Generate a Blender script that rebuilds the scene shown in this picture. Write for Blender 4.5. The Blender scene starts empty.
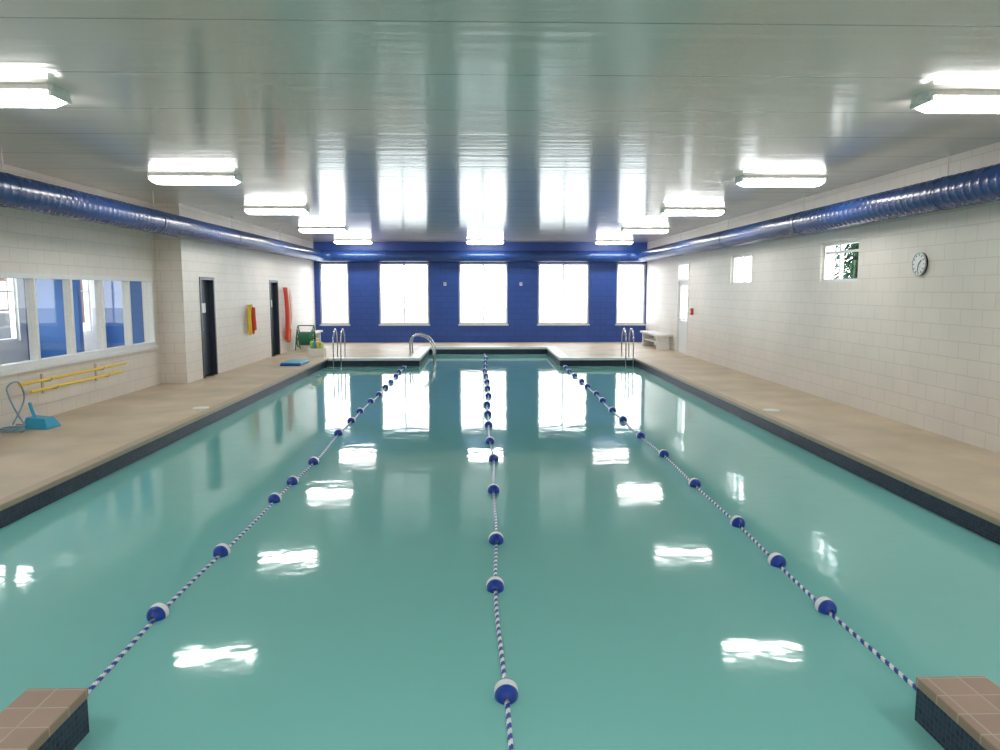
import bpy, math, random
from mathutils import Vector, Matrix
random.seed(4)
S = bpy.context.scene
S.view_settings.view_transform = 'Standard'
S.view_settings.exposure = 0.18

# ------------------------------------------------------------ materials
def new_mat(name):
    m = bpy.data.materials.new(name); m.use_nodes = True
    nt = m.node_tree
    return m, nt, nt.nodes['Principled BSDF']
def plain(name, col, rough=0.5, metal=0.0, emis=0, nscale=30, nvar=0.06, bump=0.0):
    m, nt, b = new_mat(name)
    n = nt.nodes.new('ShaderNodeTexNoise'); n.inputs['Scale'].default_value = nscale; n.inputs['Detail'].default_value = 5
    tc = nt.nodes.new('ShaderNodeTexCoord'); nt.links.new(tc.outputs['Object'], n.inputs['Vector'])
    r = nt.nodes.new('ShaderNodeValToRGB')
    r.color_ramp.elements[0].position = 0.3; r.color_ramp.elements[1].position = 0.7
    r.color_ramp.elements[0].color = [c*(1-nvar) for c in col]+[1]
    r.color_ramp.elements[1].color = [min(1, c*(1+nvar)) for c in col]+[1]
    nt.links.new(n.outputs['Fac'], r.inputs['Fac']); nt.links.new(r.outputs['Color'], b.inputs['Base Color'])
    b.inputs['Roughness'].default_value = rough; b.inputs['Metallic'].default_value = metal
    if emis:
        b.inputs['Emission Color'].default_value = (1, 1, 0.97, 1); b.inputs['Emission Strength'].default_value = emis
    if bump:
        bp = nt.nodes.new('ShaderNodeBump'); bp.inputs['Strength'].default_value = bump; bp.inputs['Distance'].default_value = 0.01
        nt.links.new(n.outputs['Fac'], bp.inputs['Height']); nt.links.new(bp.outputs['Normal'], b.inputs['Normal'])
    return m
def brick_mat(name, c1, c2, mortar, bw, rh, ms, rough=0.5, offset=0.5, plane='wall', bump=0.4, noise=0.0, spec=0.5):
    m, nt, b = new_mat(name)
    geo = nt.nodes.new('ShaderNodeNewGeometry'); sep = nt.nodes.new('ShaderNodeSeparateXYZ')
    nt.links.new(geo.outputs['Position'], sep.inputs[0])
    cmb = nt.nodes.new('ShaderNodeCombineXYZ')
    if plane == 'wall':
        a = nt.nodes.new('ShaderNodeMath'); a.operation = 'ADD'
        nt.links.new(sep.outputs['X'], a.inputs[0]); nt.links.new(sep.outputs['Y'], a.inputs[1])
        nt.links.new(a.outputs[0], cmb.inputs['X']); nt.links.new(sep.outputs['Z'], cmb.inputs['Y'])
    else:
        nt.links.new(sep.outputs['X'], cmb.inputs['X']); nt.links.new(sep.outputs['Y'], cmb.inputs['Y'])
    t = nt.nodes.new('ShaderNodeTexBrick'); t.offset = offset
    t.inputs['Scale'].default_value = 1; t.inputs['Brick Width'].default_value = bw; t.inputs['Row Height'].default_value = rh
    t.inputs['Mortar Size'].default_value = ms; t.inputs['Mortar Smooth'].default_value = 0.3
    t.inputs['Color1'].default_value = (*c1, 1); t.inputs['Color2'].default_value = (*c2, 1); t.inputs['Mortar'].default_value = (*mortar, 1)
    nt.links.new(cmb.outputs[0], t.inputs['Vector'])
    out = t.outputs['Color']
    n = nt.nodes.new('ShaderNodeTexNoise'); n.inputs['Scale'].default_value = 1.3; n.inputs['Detail'].default_value = 6
    nt.links.new(geo.outputs['Position'], n.inputs['Vector'])
    if noise:
        mr = nt.nodes.new('ShaderNodeMapRange'); mr.inputs['From Min'].default_value = .3; mr.inputs['From Max'].default_value = .7
        mr.inputs['To Min'].default_value = 1-noise; mr.inputs['To Max'].default_value = 1+noise
        nt.links.new(n.outputs['Fac'], mr.inputs['Value'])
        vm = nt.nodes.new('ShaderNodeVectorMath'); vm.operation = 'SCALE'
        nt.links.new(out, vm.inputs[0]); nt.links.new(mr.outputs[0], vm.inputs['Scale']); out = vm.outputs[0]
    nt.links.new(out, b.inputs['Base Color'])
    bp = nt.nodes.new('ShaderNodeBump'); bp.inputs['Strength'].default_value = bump; bp.inputs['Distance'].default_value = 0.006; bp.invert = True
    nt.links.new(t.outputs['Fac'], bp.inputs['Height']); nt.links.new(bp.outputs['Normal'], b.inputs['Normal'])
    b.inputs['Roughness'].default_value = rough; b.inputs['Specular IOR Level'].default_value = spec
    return m
def schlick(nt, f0, normal=None):
    """view-angle reflectance, same from both faces"""
    geo = nt.nodes.new('ShaderNodeNewGeometry')
    d = nt.nodes.new('ShaderNodeVectorMath'); d.operation = 'DOT_PRODUCT'
    nt.links.new(normal if normal else geo.outputs['Normal'], d.inputs[0]); nt.links.new(geo.outputs['Incoming'], d.inputs[1])
    def mth(op, a, bb=None):
        x = nt.nodes.new('ShaderNodeMath'); x.operation = op
        for i, v in enumerate((a, bb)):
            if v is None: continue
            if isinstance(v, (int, float)): x.inputs[i].default_value = v
            else: nt.links.new(v, x.inputs[i])
        return x.outputs[0]
    c = mth('SUBTRACT', 1.0, mth('MINIMUM', mth('ABSOLUTE', d.outputs['Value']), 1.0))
    return mth('ADD', mth('MULTIPLY', mth('POWER', c, 5.0), 1-f0), f0)

M_wall = brick_mat('cream_block', (.81, .74, .675), (.80, .73, .665), (.69, .625, .565), .4, .2, .0075, .45, noise=.04, bump=.35)
M_blue = brick_mat('blue_block', (.028, .085, .38), (.024, .08, .35), (.014, .05, .25), .4, .2, .009, .4, noise=.05)
M_mosaic = brick_mat('navy_mosaic', (.012, .020, .05), (.035, .05, .10), (.06, .065, .085), .03, .03, .003, .4, offset=0, spec=.25)
M_tile = brick_mat('brown_tile', (.38, .26, .19), (.32, .215, .16), (.45, .36, .29), .15, .15, .005, .4, offset=0, plane='floor', noise=.08)
M_deck = plain('deck_concrete', (.57, .465, .34), .5, nscale=1.2, nvar=.16, bump=.0)
M_coping = plain('white_coping', (.85, .84, .80), .4)
M_lip = plain('tan_coping', (.44, .33, .23), .45, nscale=6)
M_plaster = plain('pool_plaster', (.72, .95, .93), .6, nscale=.7, nvar=.08)
M_white = plain('white_paint', (.85, .85, .83), .4)
M_frame = plain('window_frame', (.80, .80, .80), .4)
M_dark = plain('dark_door_paint', (.03, .04, .06), .35)
M_chrome = plain('chrome', (.6, .6, .6), .15, 1.0, nvar=.01)
M_ductb = plain('duct_blue', (.014, .055, .22), .26, .0, nvar=.03)
M_black = plain('black', (.02, .02, .02), .5)
M_fl_b = plain('float_blue', (.008, .05, .38), .3)
M_fl_w = plain('float_white', (.9, .92, .94), .3)
M_yel = plain('yellow_pole', (.85, .62, .04), .4)
M_red = plain('red_foam', (.75, .06, .03), .5)
M_or = plain('orange_rope', (.8, .22, .05), .6)
M_grn = plain('green_hose', (.03, .22, .11), .45)
M_lime = plain('lime_plastic', (.5, .7, .12), .5)
M_sky = plain('light_blue_plastic', (.03, .38, .62), .4)
M_hose = plain('grey_blue_hose', (.22, .35, .45), .5)
M_steel = plain('galvanised', (.5, .5, .5), .4, .8)
M_lobby = plain('lobby_floor', (.45, .43, .40), .5)
M_lobbyblue = plain('lobby_blue', (.03, .13, .40), .5)
M_snow = plain('snow_ground', (.5, .5, .5), .9, nscale=3)
M_leaf = plain('evergreen', (.02, .07, .025), .8)
M_bark = plain('bark', (.05, .03, .02), .9)
M_brick = brick_mat('outside_brick', (.11, .045, .025), (.09, .035, .02), (.12, .1, .09), .22, .075, .01, .8)
M_car = plain('car_paint', (.03, .035, .045), .3)
M_lamp = plain('lamp_diffuser', (1, 1, 1), .4, emis=24, nvar=0)

def glassy():
    m, nt, b = new_mat('window_glass'); nt.nodes.remove(b)
    tr = nt.nodes.new('ShaderNodeBsdfTransparent'); tr.inputs[0].default_value = (.93, .96, .96, 1)
    gl = nt.nodes.new('ShaderNodeBsdfGlossy'); gl.inputs['Roughness'].default_value = .02
    mx = nt.nodes.new('ShaderNodeMixShader')
    nt.links.new(schlick(nt, .04), mx.inputs[0]); nt.links.new(tr.outputs[0], mx.inputs[1]); nt.links.new(gl.outputs[0], mx.inputs[2])
    nt.links.new(mx.outputs[0], nt.nodes['Material Output'].inputs[0]); return m
M_glass = glassy()
def water():
    m, nt, b = new_mat('pool_water'); nt.nodes.remove(b)
    tr = nt.nodes.new('ShaderNodeBsdfTransparent'); tr.inputs[0].default_value = (.74, .96, .95, 1)
    df = nt.nodes.new('ShaderNodeBsdfDiffuse'); df.inputs[0].default_value = (.29, .735, .70, 1)
    gl = nt.nodes.new('ShaderNodeBsdfGlossy'); gl.inputs['Roughness'].default_value = .05
    m0 = nt.nodes.new('ShaderNodeMixShader'); m0.inputs[0].default_value = .78
    mx = nt.nodes.new('ShaderNodeMixShader')
    geo = nt.nodes.new('ShaderNodeNewGeometry')
    n = nt.nodes.new('ShaderNodeTexNoise'); n.inputs['Scale'].default_value = 2.6; n.inputs['Detail'].default_value = 3
    n2 = nt.nodes.new('ShaderNodeTexNoise'); n2.inputs['Scale'].default_value = .5; n2.inputs['Detail'].default_value = 1
    nt.links.new(geo.outputs['Position'], n.inputs['Vector']); nt.links.new(geo.outputs['Position'], n2.inputs['Vector'])
    pr = nt.nodes.new('ShaderNodeMath'); pr.operation = 'MULTIPLY'
    nt.links.new(n.outputs['Fac'], pr.inputs[0]); nt.links.new(n2.outputs['Fac'], pr.inputs[1])
    bp = nt.nodes.new('ShaderNodeBump'); bp.inputs['Strength'].default_value = .30; bp.inputs['Distance'].default_value = .02
    nt.links.new(pr.outputs[0], bp.inputs['Height'])
    nt.links.new(bp.outputs['Normal'], gl.inputs['Normal'])
    nt.links.new(tr.outputs[0], m0.inputs[1]); nt.links.new(df.outputs[0], m0.inputs[2])
    nt.links.new(schlick(nt, .022, bp.outputs['Normal']), mx.inputs[0]); nt.links.new(m0.outputs[0], mx.inputs[1]); nt.links.new(gl.outputs[0], mx.inputs[2])
    nt.links.new(mx.outputs[0], nt.nodes['Material Output'].inputs[0]); return m
M_water = water()
def ceiling_mat():
    m, nt, b = new_mat('ceiling_metal')
    geo = nt.nodes.new('ShaderNodeNewGeometry'); sep = nt.nodes.new('ShaderNodeSeparateXYZ')
    nt.links.new(geo.outputs['Position'], sep.inputs[0])
    def mth(op, a, bb=None):
        x = nt.nodes.new('ShaderNodeMath'); x.operation = op
        for i, v in enumerate((a, bb)):
            if v is None: continue
            if isinstance(v, (int, float)): x.inputs[i].default_value = v
            else: nt.links.new(v, x.inputs[i])
        return x.outputs[0]
    fr = mth('FRACT', mth('DIVIDE', mth('ADD', sep.outputs['Y'], 50.35), 1.15))
    seam = mth('LESS_THAN', fr, .02)
    mix = nt.nodes.new('ShaderNodeMix'); mix.data_type = 'RGBA'
    nt.links.new(seam, mix.inputs[0]); mix.inputs[6].default_value = (.69, .64, .61, 1); mix.inputs[7].default_value = (.36, .35, .33, 1)
    nt.links.new(mix.outputs[2], b.inputs['Base Color'])
    b.inputs['Roughness'].default_value = .14; b.inputs['Specular IOR Level'].default_value = .35
    mp = nt.nodes.new('ShaderNodeMapping'); mp.inputs['Scale'].default_value = (.3, 6, 1)
    nt.links.new(geo.outputs['Position'], mp.inputs[0])
    n = nt.nodes.new('ShaderNodeTexNoise'); n.inputs['Scale'].default_value = 1; n.inputs['Detail'].default_value = 3
    nt.links.new(mp.outputs[0], n.inputs['Vector'])
    h = mth('SUBTRACT', n.outputs['Fac'], mth('MULTIPLY', seam, .8))
    bp = nt.nodes.new('ShaderNodeBump'); bp.inputs['Strength'].default_value = .4; bp.inputs['Distance'].default_value = .012
    nt.links.new(h, bp.inputs['Height']); nt.links.new(bp.outputs['Normal'], b.inputs['Normal'])
    return m
M_ceil = ceiling_mat()

# ------------------------------------------------------------ mesh builder
class B:
    def __init__(s): s.v = []; s.f = []; s.mi = []; s.sm = []; s.mats = []
    def m(s, mat):
        if mat not in s.mats: s.mats.append(mat)
        return s.mats.index(mat)
    def raw(s, vs, fs, mat, smooth=False):
        o = len(s.v); s.v += [tuple(v) for v in vs]; k = s.m(mat)
        for f in fs: s.f.append([i+o for i in f]); s.mi.append(k); s.sm.append(smooth)
        return s
    def box(s, x0, x1, y0, y1, z0, z1, mat):
        vs = [(x0,y0,z0),(x1,y0,z0),(x1,y1,z0),(x0,y1,z0),(x0,y0,z1),(x1,y0,z1),(x1,y1,z1),(x0,y1,z1)]
        return s.raw(vs, [(0,3,2,1),(4,5,6,7),(0,1,5,4),(1,2,6,5),(2,3,7,6),(3,0,4,7)], mat)
    def tube(s, pts, r, mat, n=10, cap=True, radii=None):
        pts = [Vector(p) for p in pts]; vs = []; N = len(pts); up = None
        for i, p in enumerate(pts):
            t = (pts[min(i+1, N-1)]-pts[max(i-1, 0)]).normalized()
            if up is None: up = Vector((0,0,1)) if abs(t.z) < .9 else Vector((1,0,0))
            a = t.cross(up).normalized(); up = a.cross(t).normalized(); b = up
            rr = radii[i] if radii else r
            for k in range(n):
                an = 2*math.pi*k/n; vs.append(p+a*math.cos(an)*rr+b*math.sin(an)*rr)
        fs = [(i*n+k, i*n+(k+1)%n, (i+1)*n+(k+1)%n, (i+1)*n+k) for i in range(N-1) for k in range(n)]
        s.raw(vs, fs, mat, True)
        if cap:
            s.raw(vs[:n], [tuple(range(n))], mat); s.raw(vs[-n:], [tuple(range(n))[::-1]], mat)
        return s
    def cyl(s, p0, p1, r, mat, n=20): return s.tube([p0, p1], r, mat, n)
    def build(s, name, bevel=0, parent=None):
        me = bpy.data.meshes.new(name); me.from_pydata(s.v, [], s.f)
        for m in s.mats: me.materials.append(m)
        me.polygons.foreach_set('material_index', s.mi); me.polygons.foreach_set('use_smooth', s.sm); me.update()
        o = bpy.data.objects.new(name, me); S.collection.objects.link(o)
        if bevel:
            md = o.modifiers.new('bevel', 'BEVEL'); md.width = bevel; md.segments = 2; md.limit_method = 'ANGLE'
        if parent: o.parent = parent
        return o
def smooth_path(pts, k=6):
    pts = [Vector(p) for p in pts]; out = []
    P = [pts[0]]+pts+[pts[-1]]
    for i in range(1, len(P)-2):
        for j in range(k):
            t = j/k; a, b, c, d = P[i-1], P[i], P[i+1], P[i+2]
            out.append(.5*((2*b)+(-a+c)*t+(2*a-5*b+4*c-d)*t*t+(-a+3*b-3*c+d)*t**3))
    out.append(pts[-1]); return out

CEIL = 3.48
def wall(name, axis, p0, p1, u0, u1, openings, mat, z0=-.05, z1=CEIL):
    b = B()
    us = sorted({u0, u1, *[o[0] for o in openings], *[o[1] for o in openings]})
    zs = sorted({z0, z1, *[o[2] for o in openings], *[o[3] for o in openings]})
    for i in range(len(us)-1):
        for j in range(len(zs)-1):
            uc = (us[i]+us[i+1])/2; zc = (zs[j]+zs[j+1])/2
            if any(o[0] < uc < o[1] and o[2] < zc < o[3] for o in openings): continue
            if axis == 'x': b.box(p0, p1, us[i], us[i+1], zs[j], zs[j+1], mat)
            else: b.box(us[i], us[i+1], p0, p1, zs[j], zs[j+1], mat)
    return b.build(name)

XL, XLN, XR, YF, YB, YJ = -5.78, -6.28, 5.82, 26.4, -3.0, 14.8
farwin = [(-5.60,-4.60), (-3.55,-1.81), (-.77,.94), (2.0,3.80), (4.76,5.78)]
WT, WB = 2.76, .63
wall('wall_far', 'y', YF, YF+.25, XL-.25, XR+.25, [(a, b, WB, WT) for a, b in farwin], M_blue)
rw = [(16.15,17.5,1.96,2.62), (11.55,12.85,1.96,2.62), (21.0,22.2,0,2.62)]
wall('wall_right', 'x', XR, XR+.25, YB, YF, rw, M_wall)
ld = [(15.66,16.5,0,2.1), (20.8,21.65,0,2.1)]
wall('wall_left', 'x', XL-.25, XL, YJ, YF, ld, M_wall)
LW = (4.95, 14.6, .77, 2.06)
wall('wall_left_front', 'x', XLN-.2, XLN, YB, YJ+.2, [LW], M_wall)
B().box(XLN+.0, XL-.25, YJ, YJ+.2, -.05, CEIL, M_wall).build('wall_left_return')
wall('wall_near', 'y', YB-.25, YB, XLN-.2, XR+.25, [], M_wall)
B().box(XLN-.2, XR+.25, YB-.25, YF+.25, CEIL, CEIL+.15, M_ceil).build('ceiling')

# pool outline
PL, PR, PN, PF, RF = -4.12, 4.15, 1.0, 20.05, 23.9
RL, RR = -1.65, 2.12
FA, FB, FY = (-2.08, -1.82), (2.06, 2.38), 3.31
WZ = -.20
loop = [(PL,PN),(FA[0],PN),(FA[0],FY),(FA[1],FY),(FA[1],PN),(FB[0],PN),(FB[0],FY),(FB[1],FY),(FB[1],PN),(PR,PN),
        (PR,PF),(RR,PF),(RR,RF),(RL,RF),(RL,PF),(PL,PF)]
xs = sorted({XLN, PL, *FA, RL, *FB, RR, PR, XR}); ys = [YB, PN, FY, PF, RF, YF]
b = B()
def inpool(x, y):
    if PL < x < PR and PN < y < PF:
        return not ((FA[0] < x < FA[1] or FB[0] < x < FB[1]) and y < FY)
    return RL < x < RR and PF <= y < RF
for i in range(len(xs)-1):
    for j in range(len(ys)-1):
        xc, yc = (xs[i]+xs[i+1])/2, (ys[j]+ys[j+1])/2
        if inpool(xc, yc): continue
        fin = yc < FY and yc > PN and (FA[0] < xc < FA[1] or FB[0] < xc < FB[1])
        b.box(xs[i], xs[i+1], ys[j], ys[j+1], -.05, 0, M_tile if fin else M_deck)
b.build('floor')
b = B(); n = len(loop)
for i in range(n):
    p, q = loop[i], loop[(i+1) % n]
    b.raw([(p[0],p[1],-.051),(q[0],q[1],-.051),(q[0],q[1],-.32),(p[0],p[1],-.32)], [(0,1,2,3)], M_mosaic)
    b.raw([(p[0],p[1],-.32),(q[0],q[1],-.32),(q[0],q[1],-1.5),(p[0],p[1],-1.5)], [(0,1,2,3)], M_plaster)
b.raw([(x, y, -1.5) for x, y in loop], [tuple(range(n))], M_plaster)
b.build('pool_basin')
B().raw([(x, y, WZ) for x, y in loop], [tuple(range(n))], M_water).build('pool_water')
b = B()
b.box(PL-.10, PL+.025, PN, PF, -.045, .012, M_lip); b.box(PR-.025, PR+.10, PN, PF, -.045, .012, M_lip)
b.build('pool_edge_coping', .01)
b = B(); w = .28
b.box(PL+.03, RL-w+.3, PF-.02, PF+w, -.05, .02, M_coping); b.box(RR-.02, PR-.03, PF-.02, PF+w, -.05, .02, M_coping)
b.box(RL-w, RL+.02, PF+w, RF, -.05, .02, M_coping); b.box(RR-.02, RR+w, PF+w, RF, -.05, .02, M_coping)
b.box(RL-w, RR+w, RF-.02, RF+w, -.05, .02, M_coping)
b.build('pool_coping_white', .008)
for k, F in enumerate((FA, FB)):
    b = B(); b.box(F[0]-.008, F[1]+.008, PN-.3, FY+.008, -.035, .012, M_tile)
    b.box(F[0]-.004, F[1]+.004, PN, FY+.004, -1.45, -.034, M_mosaic)
    b.build('tiled_pool_pier', .006)

# windows
def window(name, axis, p, u0, u1, z0, z1, vs, hs, fw=.05, depth=.10, glass=True):
    b = B()
    def bx(a0, a1, c0, c1, d0, d1, mat):
        if axis == 'x': b.box(d0, d1, a0, a1, c0, c1, mat)
        else: b.box(a0, a1, d0, d1, c0, c1, mat)
    d0, d1 = p-depth/2, p+depth/2
    bx(u0, u1, z0, z0+fw, d0, d1, M_frame); bx(u0, u1, z1-fw, z1, d0, d1, M_frame)
    bx(u0, u0+fw, z0+fw, z1-fw, d0, d1, M_frame); bx(u1-fw, u1, z0+fw, z1-fw, d0, d1, M_frame)
    for v in vs: bx(v-fw*.4, v+fw*.4, z0+fw, z1-fw, d0+.02, d1-.02, M_frame)
    for h in hs: bx(u0+fw, u1-fw, h-fw*.35, h+fw*.35, d0+.025, d1-.025, M_frame)
    if glass:
        q = [(u0+fw, z0+fw), (u1-fw, z0+fw), (u1-fw, z1-fw), (u0+fw, z1-fw)]
        b.raw([(p, u, z) if axis == 'x' else (u, p, z) for u, z in q], [(0,1,2,3)], M_glass)
    return b.build(name)
for i, (a, c) in enumerate(farwin):
    wdt = c-a
    vs = [a+wdt/2] if wdt > 1.2 else []
    window(f'window_{i+1}', 'y', YF+.10, a, c, WB, WT, vs, [WB+1.45] if wdt < 1.2 else [], .06)
    B().box(a-.03, c+.03, YF-.05, YF+.04, WB-.04, WB-.0, M_frame).build(f'trim_{i+1}')
window('window_6', 'x', XR+.10, 16.15, 17.5, 1.96, 2.62, [16.8], [], .05)
window('window_7', 'x', XR+.10, 11.55, 12.85, 1.96, 2.62, [12.3], [2.45], .05)
mull = [5.9, 6.9, 7.9, 8.9, 9.9, 10.8, 11.75, 12.7, 13.65]
window('window_8', 'x', XLN-.06, *LW[:2], LW[2], LW[3], mull, [], .07, .16)
B().box(XLN-.02, XLN+.05, LW[0], LW[1], LW[2]-.05, LW[2], M_frame).build('trim_6')

# doors
def dark_door(name, y0, y1):
    b = B(); x = XL
    b.box(x-.16, x-.11, y0+.06, y1-.06, .01, 2.04, M_dark)
    b.box(x-.17, x+.015, y0, y0+.06, 0, 2.1, M_dark); b.box(x-.17, x+.015, y1-.06, y1, 0, 2.1, M_dark)
    b.box(x-.17, x+.015, y0+.06, y1-.06, 2.04, 2.1, M_dark)
    b.cyl((x-.11, y0+.14, 1.0), (x-.05, y0+.14, 1.0), .012, M_chrome); b.cyl((x-.05, y0+.13, 1.0), (x-.05, y0+.26, 1.0), .012, M_chrome)
    b.box(x-.108, x-.102, y1-.5, y1-.25, 1.35, 1.55, M_white)
    return b.build(name)
dark_door('door_1', 15.66, 16.5); dark_door('door_2', 20.8, 21.65)
b = B(); x = XR
y0, y1 = 21.0, 22.2
b.box(x-.01, x+.14, y0, y0+.07, 0, 2.62, M_frame); b.box(x-.01, x+.14, y1-.07, y1, 0, 2.62, M_frame)
b.box(x-.01, x+.14, y0+.07, y1-.07, 2.55, 2.62, M_frame); b.box(x-.01, x+.14, y0+.07, y1-.07, 2.08, 2.15, M_frame)
b.box(x+.04, x+.09, y0+.07, y0+.2, .01, 2.08, M_frame); b.box(x+.04, x+.09, y1-.2, y1-.07, .01, 2.08, M_frame)
b.box(x+.04, x+.09, y0+.2, y1-.2, .01, .95, M_frame); b.box(x+.04, x+.09, y0+.2, y1-.2, 1.95, 2.08, M_frame)
b.raw([(x+.065,y0+.2,.95),(x+.065,y1-.2,.95),(x+.065,y1-.2,1.95),(x+.065,y0+.2,1.95)], [(0,1,2,3)], M_glass)
b.raw([(x+.065,y0+.07,2.15),(x+.065,y1-.07,2.15),(x+.065,y1-.07,2.55),(x+.065,y0+.07,2.55)], [(0,1,2,3)], M_glass)
b.cyl((x-.03, y0+.2, 1.0), (x-.03, y1-.2, 1.0), .018, M_steel)
for yy in (y0+.22, y1-.22): b.cyl((x-.03, yy, 1.0), (x+.05, yy, 1.0), .014, M_steel)
b.build('door_3')

# adjoining lobby
LX = -10.4
b = B(); b.box(LX, XLN-.2, 2, 21, -.05, 0, M_lobby); b.build('floor_lobby')
B().box(LX-.2, XLN-.2, 2, 21, 2.9, 3.0, M_white).build('ceiling_lobby')
lw2 = [(8,10,.7,2.3),(11.5,14.2,.7,2.3),(14.9,17.2,.7,2.3),(18.2,20.4,.7,2.3)]
wall('wall_lobby_outer', 'x', LX-.2, LX, 2, 21, lw2, M_white, -.05, 2.9)
for i, (a, c, _, _) in enumerate(lw2):
    window(f'window_{9+i}', 'x', LX-.1, a, c, .7, 2.3, [(a+c)/2], [1.8], .05)
wall('wall_lobby_far', 'y', 21, 21.2, LX-.2, XL-.25, [(-9.9,-8.2,.7,2.3)], M_lobbyblue, -.05, 2.9)
wall('wall_lobby_near', 'y', 1.8, 2, LX-.2, XLN-.2, [], M_white, -.05, 2.9)
B().box(-9.3, -8.95, 13.6, 13.95, 0, 2.9, M_lobbyblue).build('lobby_column')
wall('wall_lobby_partition', 'y', 17.45, 17.6, LX, XL-.25, [(-9.2,-8.3,0,2.1), (-7.6,-6.9,1.0,2.0)], M_lobbyblue, 0, 2.9)
window('window_13', 'y', 17.5, -7.6, -6.9, 1.0, 2.0, [-7.25], [], .05)
# outside
B().box(-60, 60, -20, 90, -.4, -.3, M_snow).build('ground')
b = B(); b.box(-34, -26, 30, 60, -.3, 3.2, M_brick); b.box(-34.3, -25.7, 29.7, 60.3, 3.2, 3.5, M_white)
for yy in (33, 40, 47): b.box(-26.05, -25.98, yy, yy+2, .8, 2.3, M_frame)
b.build('neighbouring_building')
def car(cx, cy):
    b = B()
    prof = [(-2.2,.25),(-2.25,.65),(-2.1,.85),(-1.3,.95),(-.75,1.42),(.65,1.45),(1.45,1.0),(2.1,.92),(2.2,.6),(2.2,.25)]
    n = len(prof); vs = []
    for sx, k in ((-.85, 1), (.85, 1)):
        for y, z in prof:
            vs.append((cx+sx*(1 if z < 1.2 else .8), cy+y, z-.3))
    b.raw(vs, [tuple(range(n))[::-1], tuple(range(n, 2*n))]+[(i, (i+1)%n, n+(i+1)%n, n+i) for i in range(n)], M_car)
    for sx in (-1, 1):
        for yy in (-1.4, 1.4):
            b.cyl((cx+sx*.7, cy+yy, .03), (cx+sx*.9, cy+yy, .03), .33, M_black, 20); b.cyl((cx+sx*.9, cy+yy, .03), (cx+sx*.91, cy+yy, .03), .18, M_steel, 16)
    for s in (-1, 1):
        b.raw([(cx+s*.84,cy-1.05,.68),(cx+s*.84,cy+1.15,.7),(cx+s*.72,cy+.6,1.1),(cx+s*.72,cy-.7,1.08)], [(0,1,2,3)], M_black)
    b.build('parked_car')
car(-15.5, 24.0); car(-15.5, 18.2)
b = B(); tx, ty = 9.8, 19.6
b.tube([(tx,ty,-.3),(tx,ty,5.4)], .1, M_bark, radii=[.13,.03])
vs = []; fs = []
for i in range(4200):
    t = random.random()**1.3; z = .3+t*5.1; R = 1.35*(1-t)+.08
    a = random.random()*6.283; r = R*math.sqrt(random.random()); c = Vector((tx+r*math.cos(a), ty+r*math.sin(a), z-.25*r))
    d = Vector((math.cos(a), math.sin(a), -.5+random.uniform(-.3,.3))).normalized()*.16
    q = Vector((-math.sin(a), math.cos(a), random.uniform(-.5,.5))).normalized()*.035
    o = len(vs); vs += [c-d-q, c-d+q, c+d]; fs.append((o, o+1, o+2))
b.raw(vs, fs, M_leaf); b.build('evergreen_tree')

# ducts
def duct():
    r0 = .19; z = 2.98; path = []
    def lin(p, q, st=.022):
        p, q = Vector(p), Vector(q); L = (q-p).length; k = int(L/st)
        return [p+(q-p)*i/k for i in range(k)]
    xl, xr, yf, rad = -5.5, 5.56, YF-.3, .45
    path += lin((xl, YB+.05, z), (xl, yf-rad, z))
    path += [Vector((xl+rad-rad*math.cos(a), yf-rad+rad*math.sin(a), z)) for a in [math.pi/2*i/16 for i in range(16)]]
    path += lin((xl+rad, yf, z), (xr-rad, yf, z))
    path += [Vector((xr-rad+rad*math.sin(a), yf-rad+rad*math.cos(a), z)) for a in [math.pi/2*i/16 for i in range(16)]]
    path += lin((xr, yf-rad, z), (xr, YB+.05, z))
    n = 28; vs = []; s = 0
    for i, p in enumerate(path):
        t = (path[min(i+1, len(path)-1)]-path[max(i-1, 0)]).normalized(); a = Vector((t.y, -t.x, 0))
        if i: s += (p-path[i-1]).length
        for k in range(n):
            an = 2*math.pi*k/n
            ph = (s/.14+k/n) % 1
            r = r0+(.0055 if ph < .2 else 0)
            vs.append(p+a*math.cos(an)*r+Vector((0, 0, math.sin(an)*r)))
    N = len(path)
    fs = [(i*n+k, (i+1)*n+k, (i+1)*n+(k+1)%n, i*n+(k+1)%n) for i in range(N-1) for k in range(n)]
    b = B(); b.raw(vs, fs, M_ductb, True)
    for xx in (xl, xr):
        for yy in range(1, 26, 4):
            b.tube([(xx+math.cos(a)*.196, yy, z+math.sin(a)*.196) for a in [math.pi*2*i/20 for i in range(21)]], .004, M_ductb, 6)
            b.cyl((xx, yy, z+.2), (xx, yy, CEIL), .006, M_steel, 6)
    b.build('ventilation_duct')
duct()

# light fixtures
def fixture(x, y, CEIL=CEIL):
    b = B(); L, W = .63, .16
    def ring(l, w, z, c):
        return [(x-l+c,y-w,z),(x+l-c,y-w,z),(x+l,y-w+c,z),(x+l,y+w-c,z),(x+l-c,y+w,z),(x-l+c,y+w,z),(x-l,y+w-c,z),(x-l,y-w+c,z)]
    R = [ring(L,W,CEIL,.03), ring(L,W,CEIL-.045,.03), ring(L-.015,W-.01,CEIL-.05,.03), ring(L-.025,W-.02,CEIL-.095,.04), ring(L-.07,W-.06,CEIL-.13,.04)]
    for i in range(4):
        vs = R[i]+R[i+1]; fs = [(k, (k+1)%8, 8+(k+1)%8, 8+k) for k in range(8)]
        b.raw(vs, fs, M_white if i < 2 else M_lamp)
    b.raw(R[4], [tuple(range(8))], M_lamp)
    for sx in (-1, 1): b.box(x+sx*(L-.02)-.012, x+sx*(L-.02)+.012, y-W+.01, y+W-.01, CEIL-.09, CEIL-.02, M_white)
    return b.build('ceiling_light_fixture')
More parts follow.
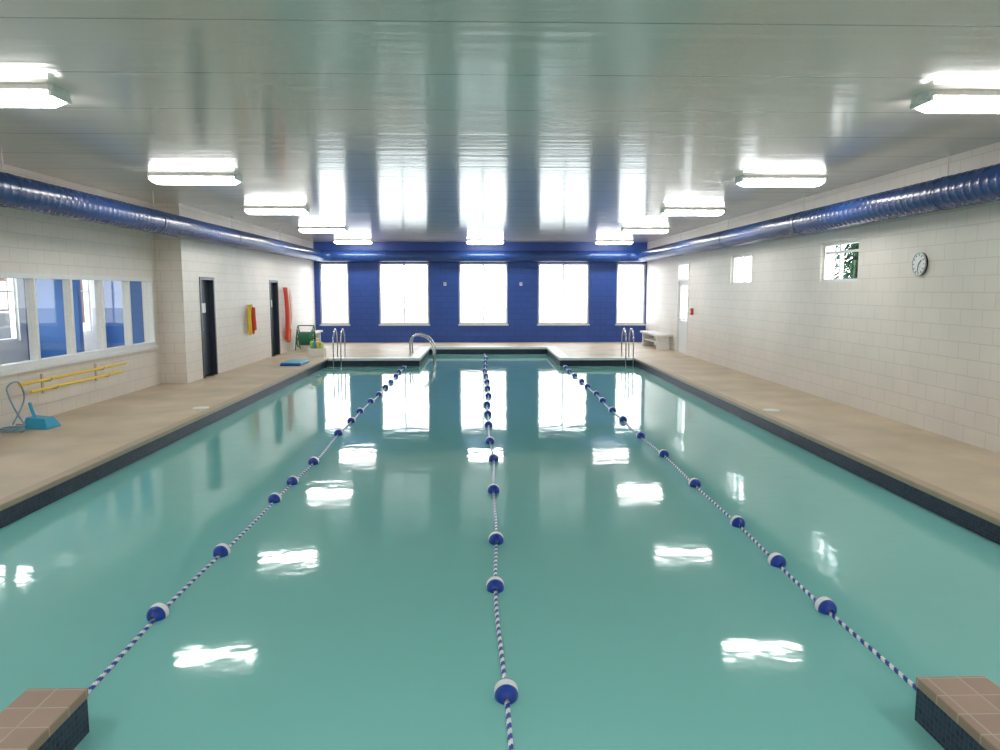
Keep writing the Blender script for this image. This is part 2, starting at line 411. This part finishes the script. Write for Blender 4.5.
for y, xa, xb in ((-1.4, -3.9, 4.2), (1.6, -3.9, 4.2), (6.5, -4.08, 4.36), (11.15, -4.1, 4.4), (15.5, -4.1, 4.33), (20.4, -4.2, 4.42), (25.3, -4.22, 4.45)):  # the row behind the camera is unseen, added as extra fill
    fixture(xa, y); fixture(xb, y)
fixture(.15, 25.3); fixture(.15, 1.2); fixture(.15, -1.4)  # middle pair by the camera is out of view, added for fill light
fixture(-8.6, 8, 2.9); fixture(-8.6, 13, 2.9); fixture(-8.6, 19, 2.9)  # unseen lobby fixtures, added to brighten the lobby

# lane ropes
def lane_rope(x0, ya, yb, floats):
    b = B(); st = .0105; N = int((yb-ya)/st); n = 8; r = .013
    off = lambda y: x0+.018*math.sin(y*.9+x0*3)+.01*math.sin(y*2.3)
    zz = lambda y: WZ+.004
    vs = []
    for i in range(N+1):
        y = ya+i*st
        for k in range(n):
            a = 2*math.pi*k/n; vs.append((off(y)+r*math.cos(a), y, zz(y)+r*math.sin(a)))
    fa = []; fb = []
    for i in range(N):
        for k in range(n):
            q = (i*n+k, i*n+(k+1)%n, (i+1)*n+(k+1)%n, (i+1)*n+k)
            (fa if (i+k) % 8 < 4 else fb).append(q)
    o = len(b.v); b.raw(vs, fa, M_fl_b, True)
    kk = b.m(M_fl_w)
    for f in fb: b.f.append([j+o for j in f]); b.mi.append(kk); b.sm.append(True)
    ds = [-.085,-.08,-.07,-.055,-.04,-.029,-.028,.022,.023,.04,.055,.07,.08,.085]
    prof = [(d, max(.014, .063*math.sqrt(max(0, 1-(d/.088)**2)))) for d in ds]
    for fy in floats:
        fy = 1.0128*fy-.23-.02
        c = (off(fy), zz(fy)+.014)
        for i in range(len(prof)-1):
            mat = M_fl_w if 5 <= i <= 7 else M_fl_b
            m = 24; vv = []
            for d, rr in (prof[i], prof[i+1]):
                for k in range(m):
                    a = 2*math.pi*k/m; vv.append((c[0]+rr*math.cos(a), fy+d, c[1]+rr*math.sin(a)))
            b.raw(vv, [(k, m+k, m+(k+1)%m, (k+1)%m) for k in range(m)], mat, True)
    b.tube([(off(yb), yb-.05, WZ+.01), (off(yb), yb, WZ+.02)], .02, M_chrome, 8)
    return b.build('lane_rope')
far = [11.6, 12.5, 13.6, 14.5, 15.6, 16.5, 17.6, 18.5, 19.4]
lane_rope(.12, PN+.01, RF-.01, [3.77, 5.12, 6.07, 7.57, 8.95, 10]+[11.2,12.2,13.2,14.3,15.4,16.5,17.6,18.7,19.8,21,22.2])
lane_rope(-2.0, FY+.02, PF-.01, [4.74, 5.84, 7.29, 7.95, 8.85, 10.6]+far)
lane_rope(2.22, FY+.02, PF-.01, [4.73, 5.53, 6.45, 7.75, 9.15, 10.3]+far)

# clock
b = B(); cy, cz, cx = 9.87, 2.17, XR
b.cyl((cx, cy, cz), (cx-.03, cy, cz), .155, M_black, 40); b.cyl((cx-.03, cy, cz), (cx-.034, cy, cz), .140, M_white, 40)
b.tube([(cx-.03, cy+.148*math.cos(a), cz+.148*math.sin(a)) for a in [2*math.pi*i/40 for i in range(41)]], .010, M_steel, 8)
for i in range(12):
    a = math.pi/6*i; u = Vector((0, math.cos(a), math.sin(a))); c = Vector((cx-.036, cy, cz))
    b.tube([c+u*.108, c+u*.13], .005, M_black, 6)
b.tube([(cx-.038, cy, cz), (cx-.038, cy-.05, cz+.05)], .005, M_black, 6); b.tube([(cx-.040, cy, cz), (cx-.040, cy+.02, cz-.10)], .004, M_black, 6)
b.build('wall_clock')

# yellow poles
b = B()
b.tube([(XLN+.12, 10.1, .57), (XLN+.12, 13.1, .57)], .022, M_yel, 12); b.tube([(XLN+.20, 10.2, .46), (XLN+.20, 12.8, .46)], .022, M_yel, 12)
for yy in (10.8, 12.3):
    b.box(XLN+.001, XLN+.02, yy-.02, yy+.02, .36, .64, M_steel)
    b.tube([(XLN+.01, yy, .53), (XLN+.13, yy, .54), (XLN+.16, yy, .59)], .007, M_steel, 6)
    b.tube([(XLN+.01, yy, .42), (XLN+.21, yy, .43), (XLN+.24, yy, .48)], .007, M_steel, 6)
b.build('pool_pole_rack')
b = B(); X, Y = -5.88, 10.05
pts = [(-.20,-.13,.0),(.16,-.15,.0),(.19,.13,.0),(-.16,.15,.0),(-.15,-.09,.15),(.10,-.10,.13),(.12,.09,.13),(-.13,.11,.15)]
b.raw([(X+p[0], Y+p[1], p[2]+.003) for p in pts], [(0,3,2,1),(4,5,6,7),(0,1,5,4),(1,2,6,5),(2,3,7,6),(3,0,4,7)], M_sky)
b.tube(smooth_path([(X-.08, Y, .14), (X-.11, Y, .22), (X-.14, Y, .34)]), .022, M_sky, 10)
b.build('pool_vacuum_head', .015)
b = B(); X, Y = -6.02, 9.65
pp = []
for i in range(60):
    a = i/59*2*math.pi*2.3; pp.append((X+.12*math.cos(a), Y+.14*math.sin(a), .02+.012*i/10))
b.tube(pp, .012, M_hose, 8)
b.tube(smooth_path([(X+.1, Y+.1, .09), (X-.05, Y+.15, .3), (XLN+.07, Y+.25, .55), (XLN+.07, Y+.5, .6), (XLN+.07, Y+.6, .35), (X-.05, Y+.1, .1)]), .011, M_hose, 8)
b.build('vacuum_hose')

# wall items left far
b = B(); x = XL+.03; y = 18.75
b.cyl((XL, y, 1.45), (XL+.1, y, 1.45), .012, M_chrome, 8)
b.tube(smooth_path([(x+.05,y-.02,1.45),(x+.06,y-.14,1.2),(x+.07,y-.15,.95),(x+.06,y-.08,.75)]), .05, M_yel, 10)
b.tube(smooth_path([(x+.05,y+.02,1.45),(x+.06,y+.14,1.2),(x+.07,y+.15,.95),(x+.06,y+.08,.75)]), .05, M_red, 10)
b.tube(smooth_path([(x+.12,y,1.4),(x+.13,y-.02,1.15),(x+.13,y+.03,.85)]), .055, M_red, 10)
b.tube([(x+.06,y-.15,1.0),(x+.12,y,.97),(x+.06,y+.15,1.0)], .02, M_red, 8)
b.build('life_vest')
b = B(); y = 22.15
b.cyl((XL+.001, y, 1.9), (XL+.12, y, 1.9), .012, M_chrome, 8)
for k, (dy, m) in enumerate([(-.09, M_red), (.03, M_or), (.14, M_red)]):
    b.tube(smooth_path([(XL+.08,y+dy*.3,1.88),(XL+.12,y+dy,1.6),(XL+.14,y+dy*1.2,1.0),(XL+.10,y+dy*.9,.4-.05*k)]), .055, m, 10)
b.tube(smooth_path([(XL+.18,y-.1,1.85),(XL+.24,y-.16,1.3),(XL+.2,y,.7),(XL+.24,y+.14,1.3),(XL+.18,y+.1,1.85)]), .012, M_white, 6)
b.build('rescue_tube')
b = B(); X, Y = -5.35, 23.0
for s in (-1, 1):
    b.tube(smooth_path([(X+s*.24,Y-.3,.02),(X+s*.24,Y-.12,.5),(X+s*.24,Y+.1,.75),(X+s*.24,Y+.25,.4),(X+s*.24,Y+.3,.02)]), .016, M_grn, 8)
    b.tube([(X+s*.21, Y+.26*math.cos(a), .36+.26*math.sin(a)) for a in [2*math.pi*i/24 for i in range(25)]], .02, M_grn, 8)
    for a in range(4): b.tube([(X+s*.21, Y, .36), (X+s*.21, Y+.25*math.cos(a*1.57+.4), .36+.25*math.sin(a*1.57+.4))], .012, M_black, 6)
pp = [(X-.17+.34*i/220, Y+.19*math.cos(i/220*6.283*9), .36+.19*math.sin(i/220*6.283*9)) for i in range(221)]
b.tube(pp, .024, M_grn, 8); b.cyl((X-.3, Y, .36), (X+.3, Y, .36), .02, M_black, 10)
b.tube([(X-.24,Y+.1,.75),(X+.24,Y+.1,.75)], .016, M_grn, 8)
b.build('hose_reel')
b = B(); X, Y = -4.55, 20.9
b.box(X-.22, X+.22, Y-.16, Y+.16, .0, .03, M_white)
for s in (-1, 1):
    b.box(X-.22, X+.22, Y+s*.15-.01, Y+s*.15+.01, .03, .22, M_white); b.box(X+s*.21-.01, X+s*.21+.01, Y-.14, Y+.14, .03, .22, M_white)
for i, m in enumerate((M_lime, M_sky, M_yel, M_lime)):
    b.box(X-.17+.09*i, X-.12+.09*i, Y-.12, Y+.12, .035, .42-.03*(i % 2), m)
b.build('kickboard_crate', .008)
b = B(); X, Y = -4.62, 18.7
for i in range(2): b.box(X-.26+.02*i, X+.24+.02*i, Y-.5, Y+.5, .0+.04*i, .036+.04*i, M_fl_b if i == 0 else M_sky)
b.build('foam_mat', .015)
def bench(x0, x1, y0, y1):
    b = B(); b.box(x0, x1, y0, y1, .42, .48, M_white)
    for yy in (y0+.15, y1-.25): b.box(x0+.05, x1-.05, yy, yy+.1, 0, .42, M_white)
    b.box(x0+.1, x1-.1, y0+.25, y1-.25, .2, .24, M_white)
    b.build('bench', .008)
bench(XR-.5, XR-.02, 22.6, 25.0); bench(XL+.02, XL+.42, 23.8, 25.6)
def stair_rail(b, y):
    b.tube(smooth_path([(-2.0,y,0),(-2.0,y,.38),(-1.88,y,.55),(-1.6,y,.52),(-1.42,y,.36),(-1.34,y,.08),(-1.34,y,-.4)], 8), .024, M_chrome, 12)
    b.cyl((-2.0,y,.02), (-2.0,y,.04), .05, M_chrome, 16)
b = B(); stair_rail(b, 21.2); stair_rail(b, 21.9); b.build('stair_handrail')
def ladder(x, y):
    b = B()
    for xx in (x-.1, x+.1):
        b.tube(smooth_path([(xx,y+.5,0),(xx,y+.5,.45),(xx,y+.38,.72),(xx,y+.15,.78),(xx,y-.06,.6),(xx,y-.1,.2),(xx,y-.1,-.9)], 8), .018, M_chrome, 12)
        b.cyl((xx,y+.5,0), (xx,y+.5,.02), .045, M_chrome, 16)
    for z in (-.35, -.62, -.88): b.box(x-.1, x+.1, y-.14, y-.06, z, z+.025, M_white)
    b.build('pool_ladder')
ladder(-3.82, PF); ladder(3.98, PF)
for X, Y in ((-4.36, 11.65), (4.42, 11.2)):
    b = B(); b.cyl((X, Y, 0), (X, Y, .012), .12, M_white, 28); b.cyl((X, Y, .012), (X, Y, .016), .09, M_coping, 28); b.build('skimmer_lid')
b = B(); b.box(XR-.06, XR, 20.5, 20.62, 1.15, 1.33, M_red); b.box(XR-.07, XR-.06, 20.53, 20.59, 1.2, 1.25, M_white); b.build('fire_alarm_pull', .005)
for X in (-1.25, 1.4):
    b = B(); b.box(X-.05, X+.05, YF-.08, YF, 1.98, 2.10, M_white); b.cyl((X, YF-.1, 2.05), (X, YF-.08, 2.05), .03, M_steel); b.build('flag_line_bracket', .008)

# ------------------------------------------------------------ lights
W = bpy.data.worlds.new('World'); S.world = W; W.use_nodes = True
bg = W.node_tree.nodes['Background']; bg.inputs[0].default_value = (.93, .97, 1, 1); bg.inputs[1].default_value = 6
def portal(loc, rot, sx, sy):
    L = bpy.data.lights.new('window_portal', 'AREA'); L.shape = 'RECTANGLE'; L.size = sx; L.size_y = sy; L.cycles.is_portal = True
    o = bpy.data.objects.new('window_portal', L); o.location = loc; o.rotation_euler = rot; S.collection.objects.link(o)
for a, c in farwin: portal(((a+c)/2, YF+.3, (WT+WB)/2), (-math.pi/2, 0, 0), c-a, WT-WB)
for y0, y1, z0, z1 in rw: portal((XR+.3, (y0+y1)/2, (z0+z1)/2), (0, math.pi/2, 0), z1-z0, y1-y0)
for y0, y1, z0, z1 in lw2: portal((LX-.25, (y0+y1)/2, (z0+z1)/2), (0, -math.pi/2, 0), z1-z0, y1-y0)

cam = bpy.data.cameras.new('camera'); co = bpy.data.objects.new('camera', cam); S.collection.objects.link(co)
co.location = (0, 0, 1.83)
co.rotation_euler = (math.pi/2-math.atan(85/750), 0, -math.atan(19/750))
cam.sensor_width = 36; cam.lens = 27; cam.clip_end = 300
S.camera = co
